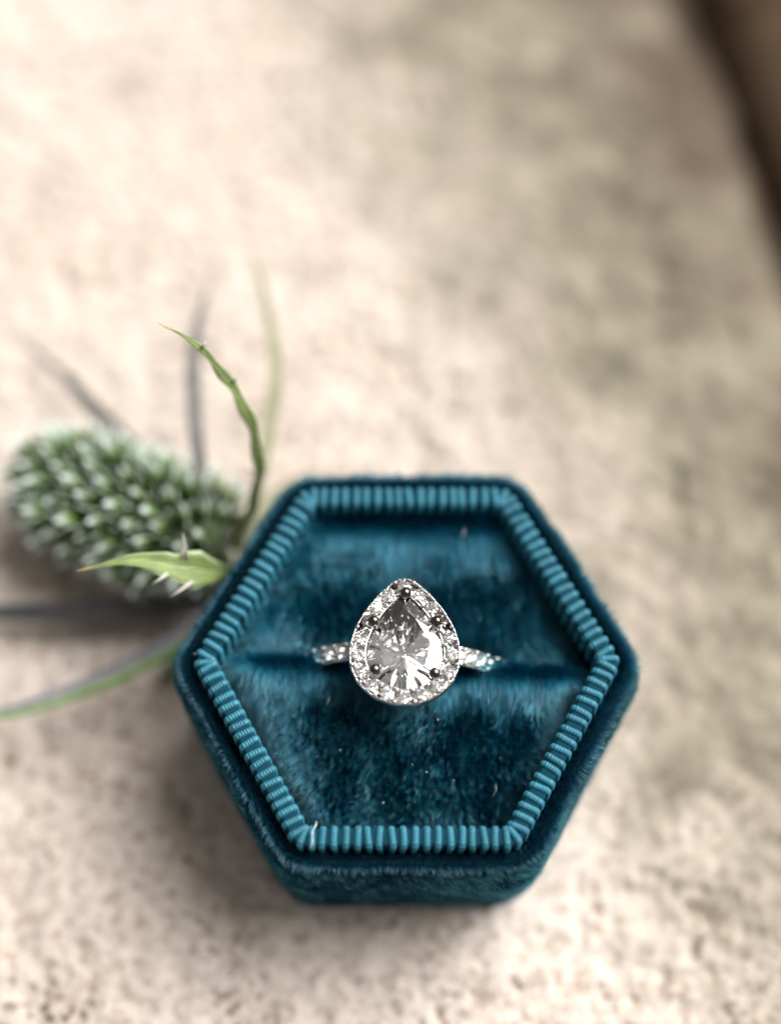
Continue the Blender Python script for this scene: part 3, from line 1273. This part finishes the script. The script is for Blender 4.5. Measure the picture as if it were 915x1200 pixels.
CAMDIR = (0.0, -0.39, 0.92)
broad = lambda v: float(np.interp(v, [0, 0.12, 0.25, 0.36, 0.44, 0.5, 0.56, 0.66, 0.8, 0.9, 1.0], [0.28, 0.38, 0.72, 1.1, 0.95, 0.66, 0.72, 0.46, 0.22, 0.08, 0.01]))
bract('bract', [(-20.6, 13.4, 17.5), (-22.8, 11.3, 23), (-26.5, 10.8, 26), (-31, 10.9, 27.6), (-37.0, 9.4, 28.0)], 2.05, M_GREEN, CAMDIR, 0.3,
      spines=[(0.46, 1, 2.9, 0.5), (0.55, -1, 1.9, 1.1), (0.40, -1, 3.0, 1.3), (0.47, 1, 1.2, 0.1)], prof=broad, thick=0.4, label='pale green spiny bract with a tan needle tip')
thin = lambda v: (0.65 + 0.35 * math.sin(min(1, v / 0.5) * math.pi / 2)) * (1 if v < 0.5 else max(0, 1 - ((v - 0.5) / 0.5) ** 1.6))
bract('bract', [(-21.0, 18.0, 13.5), (-18.2, 21.4, 19), (-17.2, 24.5, 25.5), (-18.4, 28.0, 31.0), (-20.9, 30.8, 35.0), (-23.8, 32.5, 39.0), (-27.6, 33.4, 42.0)], 0.66, M_GREEN, CAMDIR, 0.3, teeth=0.35,
      spines=[(0.62, 1, 0.9, 0.3), (0.8, 1, 0.8, 0.3), (0.3, -1, 2.6, 0.9)], prof=thin, thick=0.4, label='slender green bract arching upward with tiny spines')
bract('bract', [(-22.0, 19.5, 11.0), (-25.0, 27.0, 15.0), (-26.4, 39.0, 16.5), (-26.6, 48.5, 14), (-25.6, 58.0, 10)], 1.0, M_BLUE, CAMDIR, 0.3, prof=thin)
bract('bract', [(-20.6, 18.0, 12.0), (-18.2, 25.6, 14), (-16.4, 39.8, 14.5), (-17.6, 50.8, 15), (-20.1, 58.5, 18)], 0.85, M_OLIVE, CAMDIR, 0.3, prof=thin)
bract('bract', [(-23.0, 19.5, 9.0), (-31.5, 31.0, 8.5), (-39.3, 38.7, 7.5), (-45.0, 45.8, 5.5), (-52.5, 53.0, 3)], 1.05, M_BLUE, CAMDIR, 0.3, prof=thin)
bract('bract', [(-21.3, 14.3, 9.5), (-24.8, 10.0, 9.0), (-30.2, 6.3, 8.0), (-38.9, 2.3, 7.0), (-48.8, -1.2, 7.5), (-60.0, -2.6, 8)], 1.3, M_STEM, (0, -0.2, 1), 0.35, prof=thin, label='long grey bract with a green edge lying across the stone')
bract('bract', [(-22.0, 15.0, 7.5), (-27.5, 13.6, 6.0), (-38.0, 13.0, 4.6), (-50.9, 13.2, 3.6), (-62.0, 13.4, 2.5)], 1.5, M_DARK, CAMDIR, 0.3, prof=thin)
bract('bract', [(-20.8, 17.2, 9.0), (-19.0, 23.0, 8.0), (-15.5, 28.0, 8.5), (-10.0, 31.0, 9)], 0.7, M_OLIVE, CAMDIR, 0.3, prof=thin)
# short stem running down along the box
sv_, sf_ = tube(spline([B + ax * 1.0, B - ax * 0.6 + Vector((-0.6, -0.3, -2.0)), (-23.4, 14.0, 4.0), (-27.5, 9.0, 1.2), (-30, 5.5, 0.8)], 14), 1.25, 10)
part('stem', sv_, sf_, simple('stem_green', (0.10, 0.12, 0.06), 0.6), th)

# ------------------------------------------------------------------ lint caught on the velvet
lint = []
for (x, y, z, ln) in [(3.5, -6.2, 22.4, 0.0), (0.6, -11.0, 21.2, 0.0), (2.2, -11.8, 20.9, 0.0), (5.2, -12.6, 20.4, 0.0), (-7.4, -9.4, 21.4, 0.0), (8.4, 5.6, 22.5, 0.0), (9.6, -14.2, 19.5, 1.6),
                      (6.4, 15.0, 24.2, 1.3), (-14.5, 3.8, 20.6, 1.2), (-16.6, 1.6, 21.4, 0.0), (-2.6, -14.9, 19.4, 0.0), (-23.8, 1.0, 24.0, 0.0), (10.5, -10.2, 20.8, 0.0), (-9.0, -4.6, 22.7, 1.0)]:
    if ln:
        a = random.uniform(0.7, 1.4)
        lint.append(tube([(x, y, z), (x + 0.5 * ln * math.cos(a), y + 0.5 * ln * math.sin(a), z + 0.15), (x + ln * math.cos(a + 0.25), y + ln * math.sin(a + 0.25), z)], 0.02, 5))
    else:
        r = random.uniform(0.04, 0.08)
        lint.append(sphere((x, y, z), r, 6, 4, (1, random.uniform(0.7, 1.3), 0.8)))
v_, f_ = join(lint)
o = part('lint', v_, f_, M_LINT, None, pos=(0, 0, 21))
o['kind'] = 'stuff'
o['label'] = 'tiny white lint specks scattered over the teal velvet cushion'
o['category'] = 'lint'
